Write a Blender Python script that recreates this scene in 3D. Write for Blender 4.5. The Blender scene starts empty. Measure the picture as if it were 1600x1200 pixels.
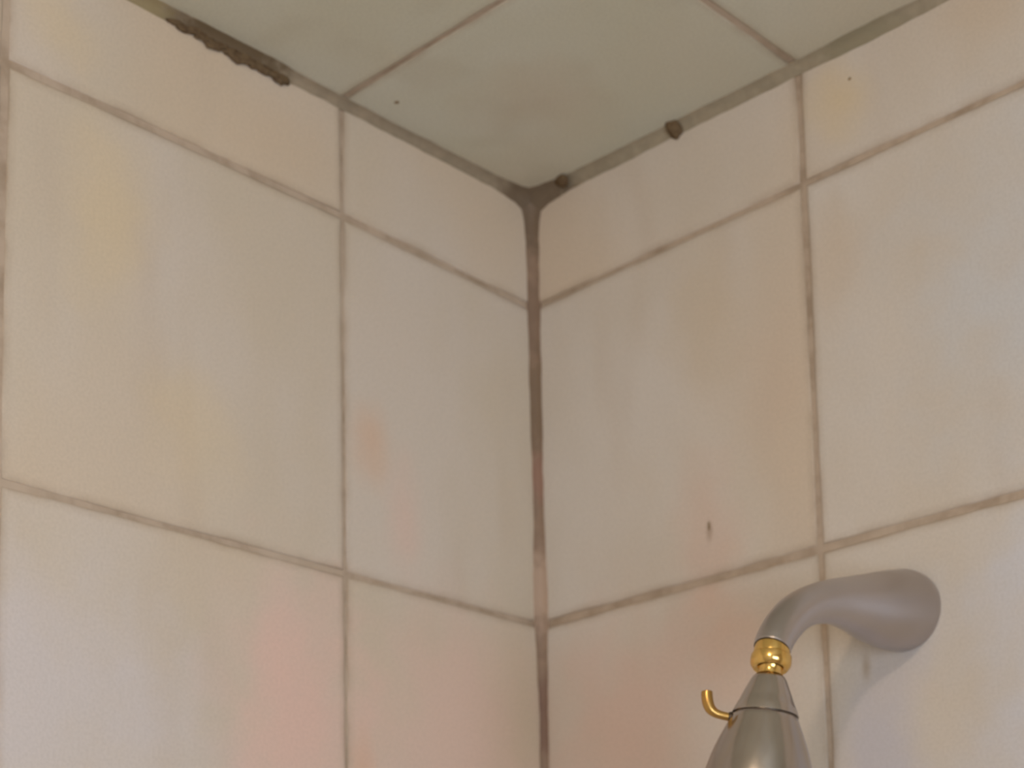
import bpy, bmesh, math, random
from mathutils import Vector, Matrix, Quaternion, noise

random.seed(7)
scene = bpy.context.scene
COL = scene.collection

# ------------------------------------------------------------------ camera
# world: the tiled corner edge is x=0,y=0; the tiled ceiling is z=0.
# left wall = plane x=0 (runs to -y), right wall = plane y=0 (runs to +x)
YAW, PITCH, ROLL = 0.75789771, 0.14065609, -0.021857
FPX = 2790.4
d = Vector((-math.sin(YAW)*math.cos(PITCH), math.cos(YAW)*math.cos(PITCH), math.sin(PITCH)))
r0 = Vector((math.cos(YAW), math.sin(YAW), 0)); u0 = r0.cross(d)
r = r0*math.cos(ROLL) + u0*math.sin(ROLL); u = r.cross(d)
cam_data = bpy.data.cameras.new('camera')
cam = bpy.data.objects.new('camera', cam_data); COL.objects.link(cam)
M = Matrix((r, u, -d)).transposed().to_4x4()
M.translation = Vector((1.04739, -1.14459, -0.83589))
cam.matrix_world = M
cam_data.sensor_fit = 'HORIZONTAL'; cam_data.sensor_width = 36
cam_data.lens = FPX*36/1600
cam_data.shift_x = -(808.03-800)/1600          # the photo is the upper crop of a larger frame
cam_data.shift_y = (1342.1-600)/1600
cam_data.clip_start = 0.02
cam_data.dof.use_dof = True                    # slightly soft phone focus
cam_data.dof.focus_distance = 0.98
cam_data.dof.aperture_fstop = 11
scene.camera = cam

# ------------------------------------------------------------------ world, exposure
world = bpy.data.worlds.new('world'); scene.world = world; world.use_nodes = True
bg = world.node_tree.nodes['Background']
bg.inputs[0].default_value = (0.80, 0.90, 1.0, 1); bg.inputs[1].default_value = 0.5
scene.view_settings.view_transform = 'Standard'
scene.view_settings.look = 'None'
scene.view_settings.gamma = 1
scene.view_settings.use_curve_mapping = False
scene.view_settings.exposure = 0.13
RX, RY, RZ = 2.2, -2.4, -2.35        # far sides and floor of the bathroom
WY0, WY1, WZ0, WZ1 = -2.10, -0.75, -1.60, -0.50   # window opening in the side wall
LX, LY = 0.98, -1.36                  # ceiling lamp
LAMP_W = 11.0                         # warm ceiling lamp
scene.cycles.max_bounces = 6; scene.cycles.diffuse_bounces = 4
scene.cycles.use_light_tree = False   # only two lights
wl = bpy.data.lights.new('window_daylight', 'AREA'); wl.shape = 'RECTANGLE'
wl.size = WY1-WY0-.1; wl.size_y = WZ1-WZ0-.1; wl.energy = 26.0; wl.color = (0.80, 0.92, 1.08)
wlo = bpy.data.objects.new('window_daylight', wl); COL.objects.link(wlo)
wlo.location = (RX+0.036, (WY0+WY1)/2, (WZ0+WZ1)/2); wlo.rotation_euler = (math.radians(90), 0, math.radians(90))

# ------------------------------------------------------------------ helpers
def srgb(c):
    return tuple((x/255/12.92) if x/255 <= 0.04045 else ((x/255+0.055)/1.055)**2.4 for x in c) + (1,)

def link(name, me, parent=None, mat=None, smooth=True):
    o = bpy.data.objects.new(name, me); COL.objects.link(o)
    if parent: o.parent = parent
    if mat: me.materials.append(mat)
    if smooth:
        for p in me.polygons: p.use_smooth = True
    return o

def obj(name, verts, faces, mat=None, parent=None, smooth=True, loc=(0, 0, 0), sharp=None):
    me = bpy.data.meshes.new(name); me.from_pydata([tuple(v) for v in verts], [], faces); me.update()
    bm = bmesh.new(); bm.from_mesh(me); bmesh.ops.recalc_face_normals(bm, faces=bm.faces); bm.to_mesh(me); bm.free()
    o = link(name, me, parent, mat, smooth); o.location = loc
    if sharp is not None:
        me.set_sharp_from_angle(angle=math.radians(sharp))
    return o

def struct(o, label):
    o['kind'] = 'structure'; o['label'] = label
    return o

def box(x0, x1, y0, y1, z0, z1):
    v = [(x, y, z) for x in (x0, x1) for y in (y0, y1) for z in (z0, z1)]
    f = [(0, 1, 3, 2), (4, 6, 7, 5), (0, 4, 5, 1), (2, 3, 7, 6), (0, 2, 6, 4), (1, 5, 7, 3)]
    return v, f

def boxes(*bs):
    V, F = [], []
    for b in bs:
        v, f = box(*b); n = len(V); V += v; F += [tuple(i+n for i in q) for q in f]
    return V, F

def frame_for(axis):
    a = axis.normalized()
    t = Vector((0, 0, 1)) if abs(a.z) < 0.9 else Vector((1, 0, 0))
    e1 = t.cross(a).normalized(); e2 = a.cross(e1)
    return a, e1, e2

def lathe(origin, axis, prof, n=48, cap0=True, cap1=True, phase=0.0):
    a, e1, e2 = frame_for(axis); V, F = [], []
    for (h, rad) in prof:
        for k in range(n):
            t = 2*math.pi*k/n + phase
            V.append(origin + a*h + (e1*math.cos(t) + e2*math.sin(t))*rad)
    for i in range(len(prof)-1):
        for k in range(n):
            k2 = (k+1) % n
            F.append((i*n+k, i*n+k2, (i+1)*n+k2, (i+1)*n+k))
    if cap0: F.append(tuple(range(n-1, -1, -1)))
    if cap1: F.append(tuple((len(prof)-1)*n+k for k in range(n)))
    return V, F

def catmull(pts, m):
    out = []
    P = [pts[0]] + list(pts) + [pts[-1]]
    for i in range(1, len(P)-2):
        for j in range(m):
            t = j/m; q = []
            for c in range(len(pts[0])):
                p0, p1, p2, p3 = P[i-1][c], P[i][c], P[i+1][c], P[i+2][c]
                q.append(0.5*(2*p1 + (p2-p0)*t + (2*p0-5*p1+4*p2-p3)*t*t + (3*p1-p0-3*p2+p3)*t**3))
            out.append(tuple(q))
    out.append(tuple(pts[-1])); return out

def sweep(path, radii, side, n=40, flat=1.0, cap0=True, cap1=True):
    """tube along path; side = constant vector kept as one axis of the ring"""
    V, F = [], []
    for i, p in enumerate(path):
        t = (path[min(i+1, len(path)-1)] - path[max(i-1, 0)]).normalized()
        e1 = (side - t*side.dot(t)).normalized(); e2 = t.cross(e1)
        for k in range(n):
            q = 2*math.pi*k/n
            V.append(p + (e1*math.cos(q)*flat + e2*math.sin(q))*radii[i])
    for i in range(len(path)-1):
        for k in range(n):
            k2 = (k+1) % n
            F.append((i*n+k, i*n+k2, (i+1)*n+k2, (i+1)*n+k))
    if cap0: F.append(tuple(range(n-1, -1, -1)))
    if cap1: F.append(tuple((len(path)-1)*n+k for k in range(n)))
    return V, F

def lerp_table(tab, x):
    if x <= tab[0][0]: return tab[0][1]
    for (a, b), (c, e) in zip(tab, tab[1:]):
        if x <= c: return b + (e-b)*(x-a)/(c-a)
    return tab[-1][1]

# ------------------------------------------------------------------ materials
class NT:
    def __init__(self, name):
        self.m = bpy.data.materials.new(name); self.m.use_nodes = True
        self.t = self.m.node_tree; self.b = self.t.nodes['Principled BSDF']
        self.pos = self.t.nodes.new('ShaderNodeNewGeometry').outputs['Position']
    def n(self, kind, **kw):
        x = self.t.nodes.new(kind)
        for k, v in kw.items(): setattr(x, k, v)
        return x
    def l(self, a, b): self.t.links.new(a, b)
    def noise(self, scale, detail=3, rough=0.5, vec=None, stretch=None, offset=None, dist=0.0):
        v = vec or self.pos
        if stretch:
            mp = self.n('ShaderNodeVectorMath', operation='MULTIPLY'); self.l(v, mp.inputs[0]); mp.inputs[1].default_value = stretch; v = mp.outputs[0]
        if offset is not None:
            ad = self.n('ShaderNodeVectorMath', operation='ADD'); self.l(v, ad.inputs[0]); self.l(offset, ad.inputs[1]); v = ad.outputs[0]
        x = self.n('ShaderNodeTexNoise'); self.l(v, x.inputs['Vector'])
        x.inputs['Scale'].default_value = scale; x.inputs['Detail'].default_value = detail
        x.inputs['Roughness'].default_value = rough; x.inputs['Distortion'].default_value = dist
        return x.outputs['Fac']
    def rng(self, val, a, b, c=0.0, e=1.0, smooth=True):
        x = self.n('ShaderNodeMapRange'); x.interpolation_type = 'SMOOTHSTEP' if smooth else 'LINEAR'
        self.l(val, x.inputs[0])
        for i, q in zip((1, 2, 3, 4), (a, b, c, e)): x.inputs[i].default_value = q
        return x.outputs[0]
    def math(self, op, a, b):
        x = self.n('ShaderNodeMath', operation=op)
        for i, q in enumerate((a, b)):
            if isinstance(q, (int, float)): x.inputs[i].default_value = q
            else: self.l(q, x.inputs[i])
        return x.outputs[0]
    def mix(self, fac, a, b):
        x = self.n('ShaderNodeMix', data_type='RGBA')
        if isinstance(fac, (int, float)): x.inputs[0].default_value = fac
        else: self.l(fac, x.inputs[0])
        for i, q in ((6, a), (7, b)):
            if isinstance(q, tuple): x.inputs[i].default_value = q
            else: self.l(q, x.inputs[i])
        return x.outputs[2]
    def blob(self, c, rad, soft=1.0, warp=None):
        """1 inside an ellipsoid around c, falling to 0 at its rim; warp = noise output that frays it"""
        s = self.n('ShaderNodeVectorMath', operation='SUBTRACT'); self.l(self.pos, s.inputs[0]); s.inputs[1].default_value = c
        q = self.n('ShaderNodeVectorMath', operation='DIVIDE'); self.l(s.outputs[0], q.inputs[0]); q.inputs[1].default_value = rad
        ln = self.n('ShaderNodeVectorMath', operation='LENGTH'); self.l(q.outputs[0], ln.inputs[0])
        v = ln.outputs['Value']
        if warp is not None: v = self.math('ADD', v, warp)
        return self.rng(v, 1.0, 1.0-soft)
    def bump(self, h, strength, dist):
        x = self.n('ShaderNodeBump'); x.inputs['Strength'].default_value = strength; x.inputs['Distance'].default_value = dist
        self.l(h, x.inputs['Height']); self.l(x.outputs[0], self.b.inputs['Normal'])
    def set(self, **kw):
        for k, v in kw.items():
            i = self.b.inputs[k.replace('_', ' ')]
            if isinstance(v, (int, float, tuple)): i.default_value = v
            else: self.l(v, i)

def tile_material(name, tint):
    k = NT(name)
    oi = k.n('ShaderNodeObjectInfo')
    ofs = k.n('ShaderNodeVectorMath', operation='SCALE'); ofs.inputs[0].default_value = (31.0, 17.0, 23.0); k.l(oi.outputs['Random'], ofs.inputs['Scale'])
    o = ofs.outputs[0]
    cloud = k.noise(5.0, 3, 0.6, stretch=(1, 1, 0.55), offset=o)
    streak = k.noise(13.0, 2, 0.5, stretch=(1, 1, 0.28), offset=o)
    patch = k.noise(4.0, 1, 0.5, stretch=(1, 1, 0.6), offset=o)
    col = k.mix(k.rng(cloud, 0.35, 0.68), srgb(tint[0]), srgb(tint[1]))
    col = k.mix(k.math('MULTIPLY', k.rng(patch, 0.50, 0.72), 0.75), col, srgb(tint[2]))
    col = k.mix(k.math('MULTIPLY', k.rng(streak, 0.56, 0.78), 0.45), col, srgb(tint[3]))
    frayn = k.math('MULTIPLY', k.math('SUBTRACT', k.noise(14.0, 2, 0.6), 0.5), 1.1)
    for c, rad, colr, st in tint[4]:
        col = k.mix(k.math('MULTIPLY', k.blob(c, rad, 0.95, frayn), st), col, srgb(colr))
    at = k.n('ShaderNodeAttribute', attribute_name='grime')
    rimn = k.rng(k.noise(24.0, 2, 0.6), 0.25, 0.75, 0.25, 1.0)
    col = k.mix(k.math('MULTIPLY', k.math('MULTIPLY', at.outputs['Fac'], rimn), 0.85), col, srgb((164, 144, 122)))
    grain = k.noise(420.0, 1, 0.7)
    col = k.mix(k.math('MULTIPLY', k.rng(grain, 0.35, 0.7, smooth=False), 0.10), col, srgb((120, 108, 94)))
    k.set(Base_Color=col, Roughness=0.42, Specular_IOR_Level=0.28)
    h = k.noise(9.0, 1, 0.5)
    k.bump(h, 0.25, 0.004)
    return k.m

PINK, TAN, YEL, GRY = (218, 190, 176), (206, 184, 156), (216, 196, 160), (196, 186, 176)
MARBLE_L = tile_material('marble_left', ((203, 190, 171), (207, 196, 183), (207, 188, 163), (195, 179, 160), [
    ((0, -0.50, -0.55), (.06, .20, .14), (206, 199, 198), .8),
    ((0, -0.455, -0.18), (.05, .06, .10), YEL, .55),
    ((0, -0.50, -0.05), (.05, .05, .05), YEL, .5),
    ((0, -0.30, -0.06), (.05, .08, .05), TAN, .35),
    ((0, -0.38, -0.33), (.05, .06, .08), YEL, .4),
    ((0, -0.20, -0.285), (.05, .035, .055), (212, 182, 158), .75),
    ((0, -0.165, -0.34), (.05, .03, .08), PINK, .6),
    ((0, -0.275, -0.53), (.05, .11, .17), (222, 190, 176), .95),
    ((0, -0.11, -0.53), (.05, .15, .17), PINK, .75),
    ((0, -0.215, -0.57), (.05, .02, .05), (214, 172, 146), .5),
]))
MARBLE_R = tile_material('marble_right', ((206, 195, 180), (212, 204, 194), (210, 192, 170), (198, 184, 168), [
    ((0.52, 0, -0.25), (.19, .06, .22), (204, 204, 204), .95),  # greyer outer tile, with cool window daylight painted into its colour
    ((0.55, 0, -0.55), (.20, .06, .20), (206, 206, 212), .95),  # bluish daylight tint put into the lower right tile colour
    ((0.345, 0, -0.56), (.06, .06, .10), (190, 188, 198), .65),  # bluish lamp shadow below the flange, painted into the tile colour
    ((0.335, 0, -0.045), (.05, .05, .05), YEL, .7),
    ((0.46, 0, -0.03), (.07, .05, .05), TAN, .35),
    ((0.195, 0, -0.18), (.06, .05, .10), (204, 186, 160), .5),
    ((0.32, 0, -0.17), (.04, .05, .07), TAN, .4),
    ((0.19, 0, -0.37), (.05, .05, .10), (212, 184, 166), .5),
    ((0.10, 0, -0.52), (.16, .05, .15), PINK, .7),
    ((0.22, 0, -0.47), (.07, .05, .09), (212, 182, 162), .55),
    ((0.1905, 0, -0.365), (.005, .05, .012), (150, 122, 98), .5),
    ((0.333, 0, -0.508), (.007, .05, .018), (168, 146, 118), .6),
    ((0.26, 0, -0.26), (.05, .05, .12), (208, 188, 168), .4),
]))
MARBLE_C = tile_material('marble_ceiling', ((204, 201, 181), (208, 206, 190), (208, 198, 176), (194, 188, 168), [
    ((0.12, -0.12, 0), (.09, .09, .05), (200, 184, 160), .4),
]))

def grout_material():
    k = NT('old_grout')
    n1 = k.noise(35.0, 4, 0.6); n2 = k.noise(9.0, 2, 0.5)
    col = k.mix(k.rng(n1, 0.35, 0.7), srgb((184, 166, 147)), srgb((160, 142, 122)))
    col = k.mix(k.math('MULTIPLY', k.rng(n2, 0.5, 0.7), 0.6), col, srgb((194, 177, 158)))
    k.set(Base_Color=col, Roughness=0.9, Specular_IOR_Level=0.15)
    k.bump(k.noise(300.0, 3, 0.6), 0.4, 0.0008)
    return k.m
GROUT = grout_material()

def caulk_material(name, base, dark, blobs):
    k = NT(name)
    n1 = k.noise(60.0, 4, 0.65); n2 = k.noise(18.0, 3, 0.6)
    col = k.mix(k.rng(n1, 0.3, 0.7), srgb(base), srgb(tuple(int(c*0.90) for c in base)))
    col = k.mix(k.math('MULTIPLY', k.rng(n2, 0.52, 0.72), 0.45), col, srgb(dark))
    fray = k.math('MULTIPLY', k.math('SUBTRACT', k.noise(55.0, 4, 0.7), 0.5), 1.3)
    for c, rad, colr, st in blobs:
        col = k.mix(k.math('MULTIPLY', k.blob(c, rad, 0.6, fray), st), col, srgb(colr))
    k.set(Base_Color=col, Roughness=0.5, Specular_IOR_Level=0.3)
    k.bump(k.noise(90.0, 3, 0.6), 0.35, 0.002)
    return k.m

DIRT = (108, 92, 74)
CAULK_V = caulk_material('mildewed_caulk_upright', (150, 126, 106), (124, 102, 84), [
    ((0, 0, 0.0), (.05, .05, .075), DIRT, .85),
    ((0, 0, -0.12), (.05, .05, .05), (128, 106, 88), .7),
    ((0, 0, -0.20), (.05, .05, .07), (120, 100, 80), .8),
    ((0, 0, -0.27), (.05, .05, .03), (146, 108, 92), .6),
    ((0, 0, -0.375), (.05, .05, .045), (178, 154, 134), .9),
    ((0, 0, -0.49), (.05, .05, .05), (122, 94, 80), .8),
])
CAULK_L = caulk_material('mildewed_caulk_ceiling_left', (154, 140, 119), (132, 118, 97), [
    ((0, 0, 0.0), (.055, .055, .05), DIRT, .9),
    ((0, -0.355, 0.0), (.05, .075, .05), (104, 88, 66), .95),
    ((0, -0.44, 0.0), (.05, .05, .05), (146, 132, 96), .8),
])
CAULK_R = caulk_material('mildewed_caulk_ceiling_right', (162, 150, 128), (142, 129, 107), [
    ((0, 0, 0.0), (.080, .045, .05), DIRT, .9),
    ((0.36, 0, 0.0), (.05, .05, .05), (140, 132, 108), .7),
])

def mould_material():
    k = NT('mould')
    col = k.mix(k.rng(k.noise(250.0, 3, 0.6), 0.35, 0.65), srgb((112, 94, 70)), srgb((98, 80, 60)))
    k.set(Base_Color=col, Roughness=0.95, Specular_IOR_Level=0.1)
    return k.m
MOULD = mould_material()

def metal_material(name, c1, c2, rough, scale=9.0):
    k = NT(name)
    n = k.noise(scale, 2, 0.5)
    k.set(Base_Color=k.mix(k.rng(n, 0.35, 0.7), srgb(c1), srgb(c2)), Metallic=1.0,
          Roughness=k.rng(k.noise(12.0, 2, 0.5), 0.3, 0.75, rough*0.85, rough*1.2))
    return k.m
NICKEL = metal_material('worn_nickel', (196, 190, 190), (184, 177, 175), 0.33)
NICKEL_DARK = metal_material('worn_nickel_head', (196, 188, 182), (174, 166, 160), 0.20)
GROOVE = metal_material('dark_groove', (96, 88, 80), (80, 72, 66), 0.4)
BRASS = metal_material('polished_brass', (238, 200, 122), (224, 182, 104), 0.17)
BRASS_DULL = metal_material('dull_brass', (206, 166, 98), (178, 138, 78), 0.28)

def plain(name, c, rough=0.8, var=0.06):
    k = NT(name)
    c2 = tuple(int(x*(1-var)) for x in c)
    k.set(Base_Color=k.mix(k.noise(6.0, 3, 0.5), srgb(c), srgb(c2)), Roughness=rough, Specular_IOR_Level=0.25)
    return k.m
PAINT = plain('cream_paint', (206, 196, 184))
FLOOR = plain('beige_floor', (190, 172, 156), 0.5)
FRAME = plain('white_frame', (225, 222, 216), 0.4)
RUBBER = plain('grey_rubber', (70, 68, 66), 0.7)

# ------------------------------------------------------------------ room shell
REC = 0.0009                          # grout sits this far behind the tile faces
wall_left = struct(obj('wall_left', *box(-0.12, -REC, RY-0.12, 0.12, RZ, 0.12), mat=GROUT, smooth=False),
                   'left shower wall of large cream marble tiles with brown grout joints')
wall_right = struct(obj('wall_right', *box(-REC, RX+0.12, REC, 0.12, RZ, 0.12), mat=GROUT, smooth=False),
                    'right shower wall of cream marble tiles behind the shower head')
ceiling = struct(obj('ceiling', *box(-REC, RX+0.12, RY-0.12, REC, REC, 0.12), mat=GROUT, smooth=False),
                 'darker marble tiled ceiling above the shower corner')
floor = struct(obj('floor', *box(-0.12, RX+0.12, RY-0.12, 0.12, RZ-0.1, RZ), mat=FLOOR, smooth=False), 'beige bathroom floor below')
wall_back = struct(obj('wall_back', *box(0, RX, RY-0.12, RY, RZ, 0), mat=PAINT, smooth=False), 'plain painted bathroom back wall')
wall_side = struct(obj('wall_side', *boxes((RX, RX+0.12, RY-0.12, WY0, RZ, 0), (RX, RX+0.12, WY1, 0, RZ, 0),
                                           (RX, RX+0.12, WY0, WY1, RZ, WZ0), (RX, RX+0.12, WY0, WY1, WZ1, 0)), mat=PAINT, smooth=False),
                   'painted bathroom side wall with the window')
WYM = (WY0+WY1)/2
window_1 = struct(obj('window_1', *boxes((RX+.04, RX+.08, WY0, WY1, WZ0, WZ0+.05), (RX+.04, RX+.08, WY0, WY1, WZ1-.05, WZ1),
                                         (RX+.04, RX+.08, WY0, WY0+.05, WZ0+.05, WZ1-.05), (RX+.04, RX+.08, WY1-.05, WY1, WZ0+.05, WZ1-.05),
                                         (RX+.04, RX+.08, WYM-.02, WYM+.02, WZ0+.05, WZ1-.05)), mat=FRAME, smooth=False),
                  'white framed frosted bathroom window')
PANE = plain('frosted_glass', (225, 232, 236), 0.3)
for y0, y1 in ((WY0+.05, WYM-.02), (WYM+.02, WY1-.05)):
    obj('pane', *box(RX+.058, RX+.064, y0, y1, WZ0+.05, WZ1-.05), mat=PANE, parent=window_1, smooth=False)

# ------------------------------------------------------------------ tiles
def tile(parent, mat, quad, to_world, gaps, seed, seg=3):
    """quad = 4 (u,v) joint-centre corners, gaps = half joint width per edge (edge i: corner i -> i+1)"""
    rnd = random.Random(seed)
    q = [Vector(p) for p in quad]
    c = sum(q, Vector((0, 0)))/4
    # inset each edge line by its gap and intersect
    lines = []
    for i in range(4):
        a, b = q[i], q[(i+1) % 4]; t = (b-a).normalized(); n = Vector((-t.y, t.x))
        if n.dot(c-a) < 0: n = -n
        lines.append((a+n*gaps[i], t))
    cor = []
    for i in range(4):
        (p, s), (p2, s2) = lines[i-1], lines[i]
        den = s.x*s2.y - s.y*s2.x; w = p2-p; k = (w.x*s2.y - w.y*s2.x)/den
        cor.append(p + s*k)
    ring = []
    for i in range(4):
        a, b = cor[i], cor[(i+1) % 4]; t = (b-a).normalized(); n = Vector((-t.y, t.x))
        if n.dot(c-a) < 0: n = -n
        for j in range(seg):
            f = j/seg
            pt = a.lerp(b, f)
            if j == 0:
                pt = pt + (c-a).normalized()*rnd.uniform(0.0004, 0.0014)
            else: pt = pt + n*rnd.uniform(-0.0003, 0.0006)
            ring.append(pt)
    n = len(ring); lift = rnd.uniform(-0.0002, 0.0002)
    V = []
    for off, h in ((0, -REC-0.0006), (0, -0.0006), (0.0010, -0.00025), (0.0030, 0.0), (0.0075, 0.0)):
        for p in ring:
            dd = (c-p); p2 = p + Vector((math.copysign(min(off, abs(dd.x)), dd.x), math.copysign(min(off, abs(dd.y)), dd.y))) if off else p
            V.append(to_world(p2.x, p2.y, h+lift))
    F = []
    for i in range(4):
        for k in range(n):
            k2 = (k+1) % n; F.append((i*n+k, i*n+k2, (i+1)*n+k2, (i+1)*n+k))
    F.append(tuple(4*n+k for k in range(n)))
    o = obj('tile', V, F, mat=mat, parent=parent)
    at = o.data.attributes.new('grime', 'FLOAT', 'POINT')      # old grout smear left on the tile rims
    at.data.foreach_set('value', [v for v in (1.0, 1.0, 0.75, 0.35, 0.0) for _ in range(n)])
    return o

rowsZ = [0.0, -0.1015, -0.4062] + [-0.4062-0.305*i for i in range(1, 7)] + [RZ]
colsL = [0.0, 0.2305, 0.5412] + [0.5412+0.305*i for i in range(1, 7)] + [-RY]
colsR = [0.0, 0.2970] + [0.2970+0.305*i for i in range(1, 7)] + [RX]
Z1L = [(0, -0.1064), (0.2305, -0.1008), (0.5412, -0.1000), (3, -0.1000)]
Z1R = [(0, -0.1064), (0.2970, -0.1018), (0.602, -0.0975), (3, -0.0975)]
def zrow(j, s, tab): return lerp_table(tab, s) if j == 1 else rowsZ[j]

def lay(parent, mat, cols, tab, gv, gh, tw, seed0):
    for i in range(len(cols)-1):
        for j in range(len(rowsZ)-1):
            a, b = cols[i], cols[i+1]
            if b-a < 0.02: continue
            quad = [(a, zrow(j, a, tab)), (b, zrow(j, b, tab)), (b, zrow(j+1, b, tab)), (a, zrow(j+1, a, tab))]
            tile(parent, mat, quad, tw, (gh(j), gv(i+1), gh(j+1), gv(i)), seed0+i*20+j)

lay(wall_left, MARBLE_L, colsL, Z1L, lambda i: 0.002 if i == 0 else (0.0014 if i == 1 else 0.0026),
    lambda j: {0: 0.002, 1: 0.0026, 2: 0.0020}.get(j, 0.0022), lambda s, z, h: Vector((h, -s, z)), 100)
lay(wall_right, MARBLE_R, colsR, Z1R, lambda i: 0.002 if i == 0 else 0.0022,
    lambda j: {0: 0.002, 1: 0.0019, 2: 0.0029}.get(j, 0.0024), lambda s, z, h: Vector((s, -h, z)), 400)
colsCY = [0.0, 0.2330] + [0.2330+0.305*i for i in range(1, 8)] + [-RY]
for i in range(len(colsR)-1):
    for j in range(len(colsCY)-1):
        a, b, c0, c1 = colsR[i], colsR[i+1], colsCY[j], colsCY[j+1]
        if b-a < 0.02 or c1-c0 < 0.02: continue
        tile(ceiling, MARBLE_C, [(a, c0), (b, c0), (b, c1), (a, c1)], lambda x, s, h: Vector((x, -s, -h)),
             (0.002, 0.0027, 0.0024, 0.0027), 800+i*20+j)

# ------------------------------------------------------------------ caulk beads in the three inside corners
def bead(name, label, mat, along, wa, wb, tabA, tabB, length, seed):
    """concave fillet: starts at the corner, runs along `along`, leg tabA on surface wa, tabB on surface wb"""
    along, wa, wb = Vector(along), Vector(wa), Vector(wb)
    stations = []; s = -0.001
    while s < length:
        stations.append(s); s += 0.002 if s < 0.06 else (0.005 if s < 0.75 else 0.05)
    stations.append(length)
    V, F = [], []; m = 8; ea = wa; eb = wb
    for s in stations:
        jt = noise.noise(Vector((s*70, seed, 0)))*0.0008 + noise.noise(Vector((s*25, seed, 3)))*0.0010
        jb = noise.noise(Vector((s*70, seed, 9)))*0.0008 + noise.noise(Vector((s*25, seed, 7)))*0.0010
        A = max(lerp_table(tabA, s)+jt, 0.002); B = max(lerp_table(tabB, s)+jb, 0.002)
        V.append(along*s - ea*0.001 - eb*0.001)
        V.append(along*s + ea*(A+0.0004) - eb*0.0008)
        for i in range(m+1):
            t = i/m; k = 0.20
            x = (1-t)**2*A + 2*t*(1-t)*A*k; y = t*t*B + 2*t*(1-t)*B*k
            V.append(along*s + ea*(x+0.0002) + eb*(y+0.0002))
        V.append(along*s - ea*0.0008 + eb*(B+0.0004))
    n = m+4
    for i in range(len(stations)-1):
        for k in range(n):
            k2 = (k+1) % n; F.append((i*n+k, i*n+k2, (i+1)*n+k2, (i+1)*n+k))
    F.append(tuple(range(n))); F.append(tuple((len(stations)-1)*n+k for k in range(n)))
    return struct(obj(name, V, F, mat=mat), label)

TV = [(0, .0200), (.008, .0165), (.016, .0130), (.026, .0105), (.045, .0086), (.1, .0080), (.2, .0074), (.3, .0062), (.36, .0086), (.41, .0082), (.47, .0056), (.6, .0056), (3, .006)]
TC_L = [(0, .022), (.010, .0165), (.022, .011), (.05, .0080), (.15, .0068), (.23, .0066), (.28, .0070), (.30, .0095), (.34, .0090), (.39, .0078), (.45, .007), (3, .007)]
TC_R = [(0, .022), (.010, .0175), (.022, .013), (.05, .0095), (.15, .0085), (.29, .0080), (.36, .0090), (.45, .0075), (3, .0075)]
trim_1 = bead('trim_1', 'brown mildewed caulk bead down the upright corner between the two tiled walls', CAULK_V, (0, 0, -1), (0, -1, 0), (1, 0, 0), TV, TV, -RZ-0.001, 1.3)
trim_2 = bead('trim_2', 'caulk bead between ceiling and left wall with dark mould patch', CAULK_L, (0, -1, 0), (0, 0, -1), (1, 0, 0), TC_L, TC_L, -RY-0.001, 5.1)
trim_3 = bead('trim_3', 'caulk bead between ceiling and right wall with two brown mould spots', CAULK_R, (1, 0, 0), (0, 0, -1), (0, -1, 0), TC_R, TC_R, RX-0.001, 8.7)

def lump(name, c, axes, seed, parent, amp=0.25, sub=3, mat=MOULD):
    bm = bmesh.new(); bmesh.ops.create_icosphere(bm, subdivisions=sub, radius=1.0)
    X, Y, Z = [Vector(a) for a in axes]
    for v in bm.verts:
        k = 1 + amp*noise.noise(v.co*1.6 + Vector((seed, 0, 0))) + amp*0.6*noise.noise(v.co*4 + Vector((seed, 5, 0)))
        p = v.co*k; v.co = Vector(c) + X*p.x + Y*p.y + Z*p.z
    me = bpy.data.meshes.new(name); bm.to_mesh(me); bm.free()
    return link(name, me, parent, mat)

o = lump('mould_spot', (0.1725, -0.004, -0.004), ((.0070, 0, 0), (0, .0035, .0035), (0, .0065, -.0065)), 1.0, trim_3); o['label'] = 'brown mould spot stuck on the ceiling joint'
o = lump('mould_spot', (0.046, -0.0085, -0.003), ((.0075, -.002, 0), (0, .003, .001), (.002, .003, -.005)), 4.0, trim_3); o['label'] = 'dark curl of mould close to the corner'
for i in range(13):
    sp = 0.296 + i*0.0085
    hgt = lerp_table([(0, .0075), (2, .0050), (5, .0062), (9, .0045), (12, .0025)], i)
    lump('mould_patch', (0.0012, -sp, -0.0062 + 0.0016*math.sin(i*2.1)), ((0, -.0085, -.0012), (.0018, 0, .0006), (.0010, 0, -hgt)), 10+i*3.3, trim_2, 0.55)
SPECK = plain('speck', (146, 126, 100), 0.9)
lump('dirt_speck', (0.0314, -0.1971, 0), ((.0022, 0, 0), (0, .0022, 0), (0, 0, .0006)), 2.2, ceiling, mat=SPECK)
lump('dirt_speck', (0.345, 0, -0.032), ((.0016, 0, 0), (0, .0004, 0), (0, 0, .0012)), 3.2, wall_right, mat=SPECK)
lump('dirt_speck', (0.1903, 0, -0.361), ((.0013, 0, 0), (0, .0004, 0), (0, 0, .004)), 6.2, wall_right, mat=SPECK)

# ------------------------------------------------------------------ shower arm, nut and head
AX = 0.3695
fix = bpy.data.objects.new('shower_head', None); COL.objects.link(fix)
fix.location = (AX, 0, -0.4715); fix.empty_display_size = 0.05
fix['label'] = 'dull nickel shower head with gold coloured nut and lever on a curved arm'
fix['category'] = 'shower head'
INV = Vector((-AX, 0, 0.4715))
def part(name, vf, mat, parent=fix, sharp=35):
    V, F = vf
    return obj(name, [Vector(v)+INV for v in V], F, mat=mat, parent=parent, sharp=sharp)

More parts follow.
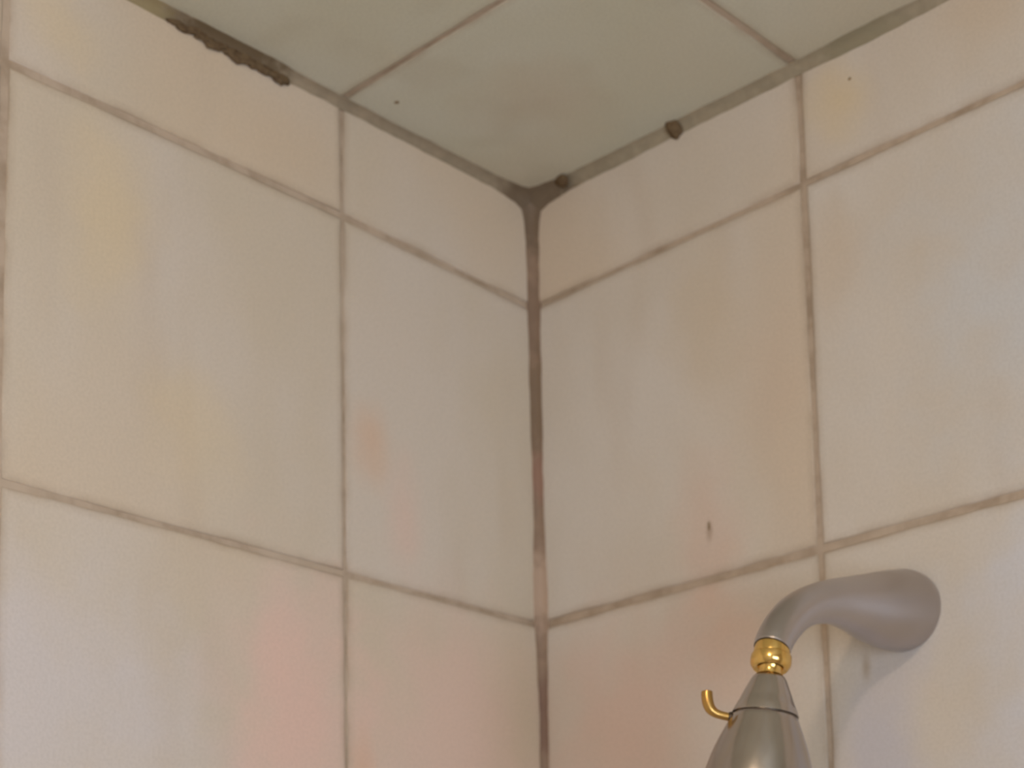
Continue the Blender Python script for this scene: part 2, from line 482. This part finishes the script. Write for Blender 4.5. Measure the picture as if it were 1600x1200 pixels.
ctr = [(0.000, -.4715, .0300), (-.0060, -.4722, .0307), (-.0143, -.4736, .0300), (-.030, -.4757, .0283), (-.0494, -.4780, .0250), (-.0747, -.4802, .0197), (-.0995, -.4838, .0160),
       (-.1238, -.4907, .0140), (-.1439, -.5002, .0135), (-.1599, -.5127, .0133), (-.1700, -.5240, .0130), (-.1740, -.5306, .0128)]
cs = catmull(ctr, 7)
path = [Vector((AX, y, z)) for y, z, _ in cs]; rads = [c[2] for c in cs]
# rolled lip at the open end
te = (path[-1]-path[-2]).normalized()
path += [path[-1]+te*0.0008, path[-1]+te*0.0012, path[-1]+te*0.0010]; rads += [.0125, .0116, .0106]
arm = part('arm', sweep(path, rads, Vector((1, 0, 0)), 56), NICKEL)
E0 = Vector((AX, -.1740, -.5306))

HN = Vector((-0.10, -0.10, -0.99)).normalized()           # head axis, pointing down
H0 = Vector((AX, -.1786, -.5500))                         # top of the head
nut_ax = (H0 - E0).normalized()
nut = part('swivel_nut', lathe(E0, nut_ax, [(-.006, .0100), (-.0045, .0112), (-.0030, .0117), (.0000, .0120), (.0048, .0126), (.0055, .0125), (.0058, .0131), (.0065, .0137), (.0080, .0139),
                                            (.0118, .0138), (.0132, .0133), (.0147, .0123), (.0155, .0116), (.0158, .0108), (.0153, .0096), (.0147, .0085), (.0141, .006)], 48), BRASS, sharp=24)
part('ring', lathe(E0, te, [(-.0005, .0095), (.0004, .0122), (.0014, .0124), (.0018, .0112), (.0014, .0095)], 48), GROOVE, arm)
part('ball_neck', lathe(E0 + nut_ax*.0137, nut_ax, [(0, .0070), (.0015, .0084), (.003, .0078), (.0055, .0074), (.0085, .0078)], 40), BRASS, nut)

cap = part('cap', lathe(H0, HN, [(-.0012, .0055), (-.0010, .0075), (0.0, .0092), (.0014, .0106), (.0040, .0122), (.0095, .0146), (.0150, .0170), (.0196, .0189), (.0200, .0192),
                                 (.0235, .0208), (.0268, .0221), (.0276, .0223), (.0278, .0218), (.0270, .0205)], 64), NICKEL_DARK, sharp=25)
part('groove', lathe(H0, HN, [(.0266, .0205), (.0274, .0215), (.0286, .0215), (.0292, .0205)], 64), GROOVE, cap)
bodyp = [(.0276, .0195), (.0281, .0211), (.0286, .0218), (.0330, .0236), (.0390, .0263), (.0460, .0292), (.0530, .0318), (.0600, .0340), (.0670, .0358), (.0740, .0372), (.0810, .0381),
         (.0880, .0387), (.0935, .0389), (.0955, .0385), (.0965, .0375), (.0960, .0363), (.0945, .0356)]
body = part('body', lathe(H0, HN, bodyp, 64), NICKEL_DARK)
face = part('spray_face', lathe(H0, HN, [(.0940, .0359), (.0952, .0357), (.0958, .0340), (.0962, .020), (.0966, .006), (.0966, .001)], 48), GROOVE)
a_, e1_, e2_ = frame_for(HN)
NV, NF = [], []
for ringr, cnt in ((.029, 20), (.021, 14), (.012, 8)):
    for k in range(cnt):
        t = 2*math.pi*k/cnt
        v, f = lathe(H0 + HN*.095 + (e1_*math.cos(t)+e2_*math.sin(t))*ringr, HN, [(0, .0018), (.0022, .0016), (.003, .0010)], 8)
        n0 = len(NV); NV += v; NF += [tuple(i+n0 for i in q) for q in f]
part('nozzles', (NV, NF), RUBBER, face)

# brass lever on the left side of the head
side = (Vector((-.75, -.66, 0)) - HN*Vector((-.75, -.66, 0)).dot(HN)).normalized()
B0 = H0 + HN*.0315
up = -HN
lp = [B0 + side*.0185, B0 + side*.0235 + up*.0000, B0 + side*.0290 + up*.0006, B0 + side*.0335 + up*.0018, B0 + side*.0368 + up*.0042, B0 + side*.0388 + up*.0080, B0 + side*.0399 + up*.0122, B0 + side*.0403 + up*.0155]
lr = [.0028, .0028, .0028, .0031, .0036, .0039, .0039, .0038]
tmp = catmull([tuple(p)+(q,) for p, q in zip(lp, lr)], 6)
lever_path = [Vector(p[:3]) for p in tmp]; lever_r = [p[3] for p in tmp]
tl = (lever_path[-1]-lever_path[-2]).normalized()
lever_path += [lever_path[-1]+tl*.0006, lever_path[-1]+tl*.0009]; lever_r += [.0031, .0020]
lev = part('lever', sweep(lever_path, lever_r, side.cross(up), 24), BRASS_DULL, body)
part('lever_collar', lathe(B0 + side*.0205, side, [(0, .0036), (.0030, .0036), (.0038, .0030), (.004, .002)], 24), GROOVE, lev)

# ------------------------------------------------------------------ warm ceiling lamp, behind and above the viewer
lamp = bpy.data.objects.new('ceiling_lamp', None); COL.objects.link(lamp); lamp.location = (LX, LY, 0)
lamp['label'] = 'round warm white ceiling lamp over the middle of the bathroom'; lamp['category'] = 'lamp'
obj('lamp_base', *lathe(Vector((0, 0, 0)), Vector((0, 0, -1)), [(0, .085), (.018, .085), (.022, .08), (.022, .05)], 40), mat=FRAME, parent=lamp, sharp=30)
obj('lamp_socket', *lathe(Vector((0, 0, 0)), Vector((0, 0, -1)), [(.018, .03), (.05, .028), (.055, .022)], 24), mat=BRASS_DULL, parent=lamp, sharp=30)
bl = bpy.data.lights.new('bulb', 'POINT'); bl.energy = LAMP_W; bl.color = (1.0, 0.77, 0.58); bl.shadow_soft_size = 0.045
bo = bpy.data.objects.new('bulb', bl); COL.objects.link(bo); bo.parent = lamp; bo.location = (0, 0, -0.105)
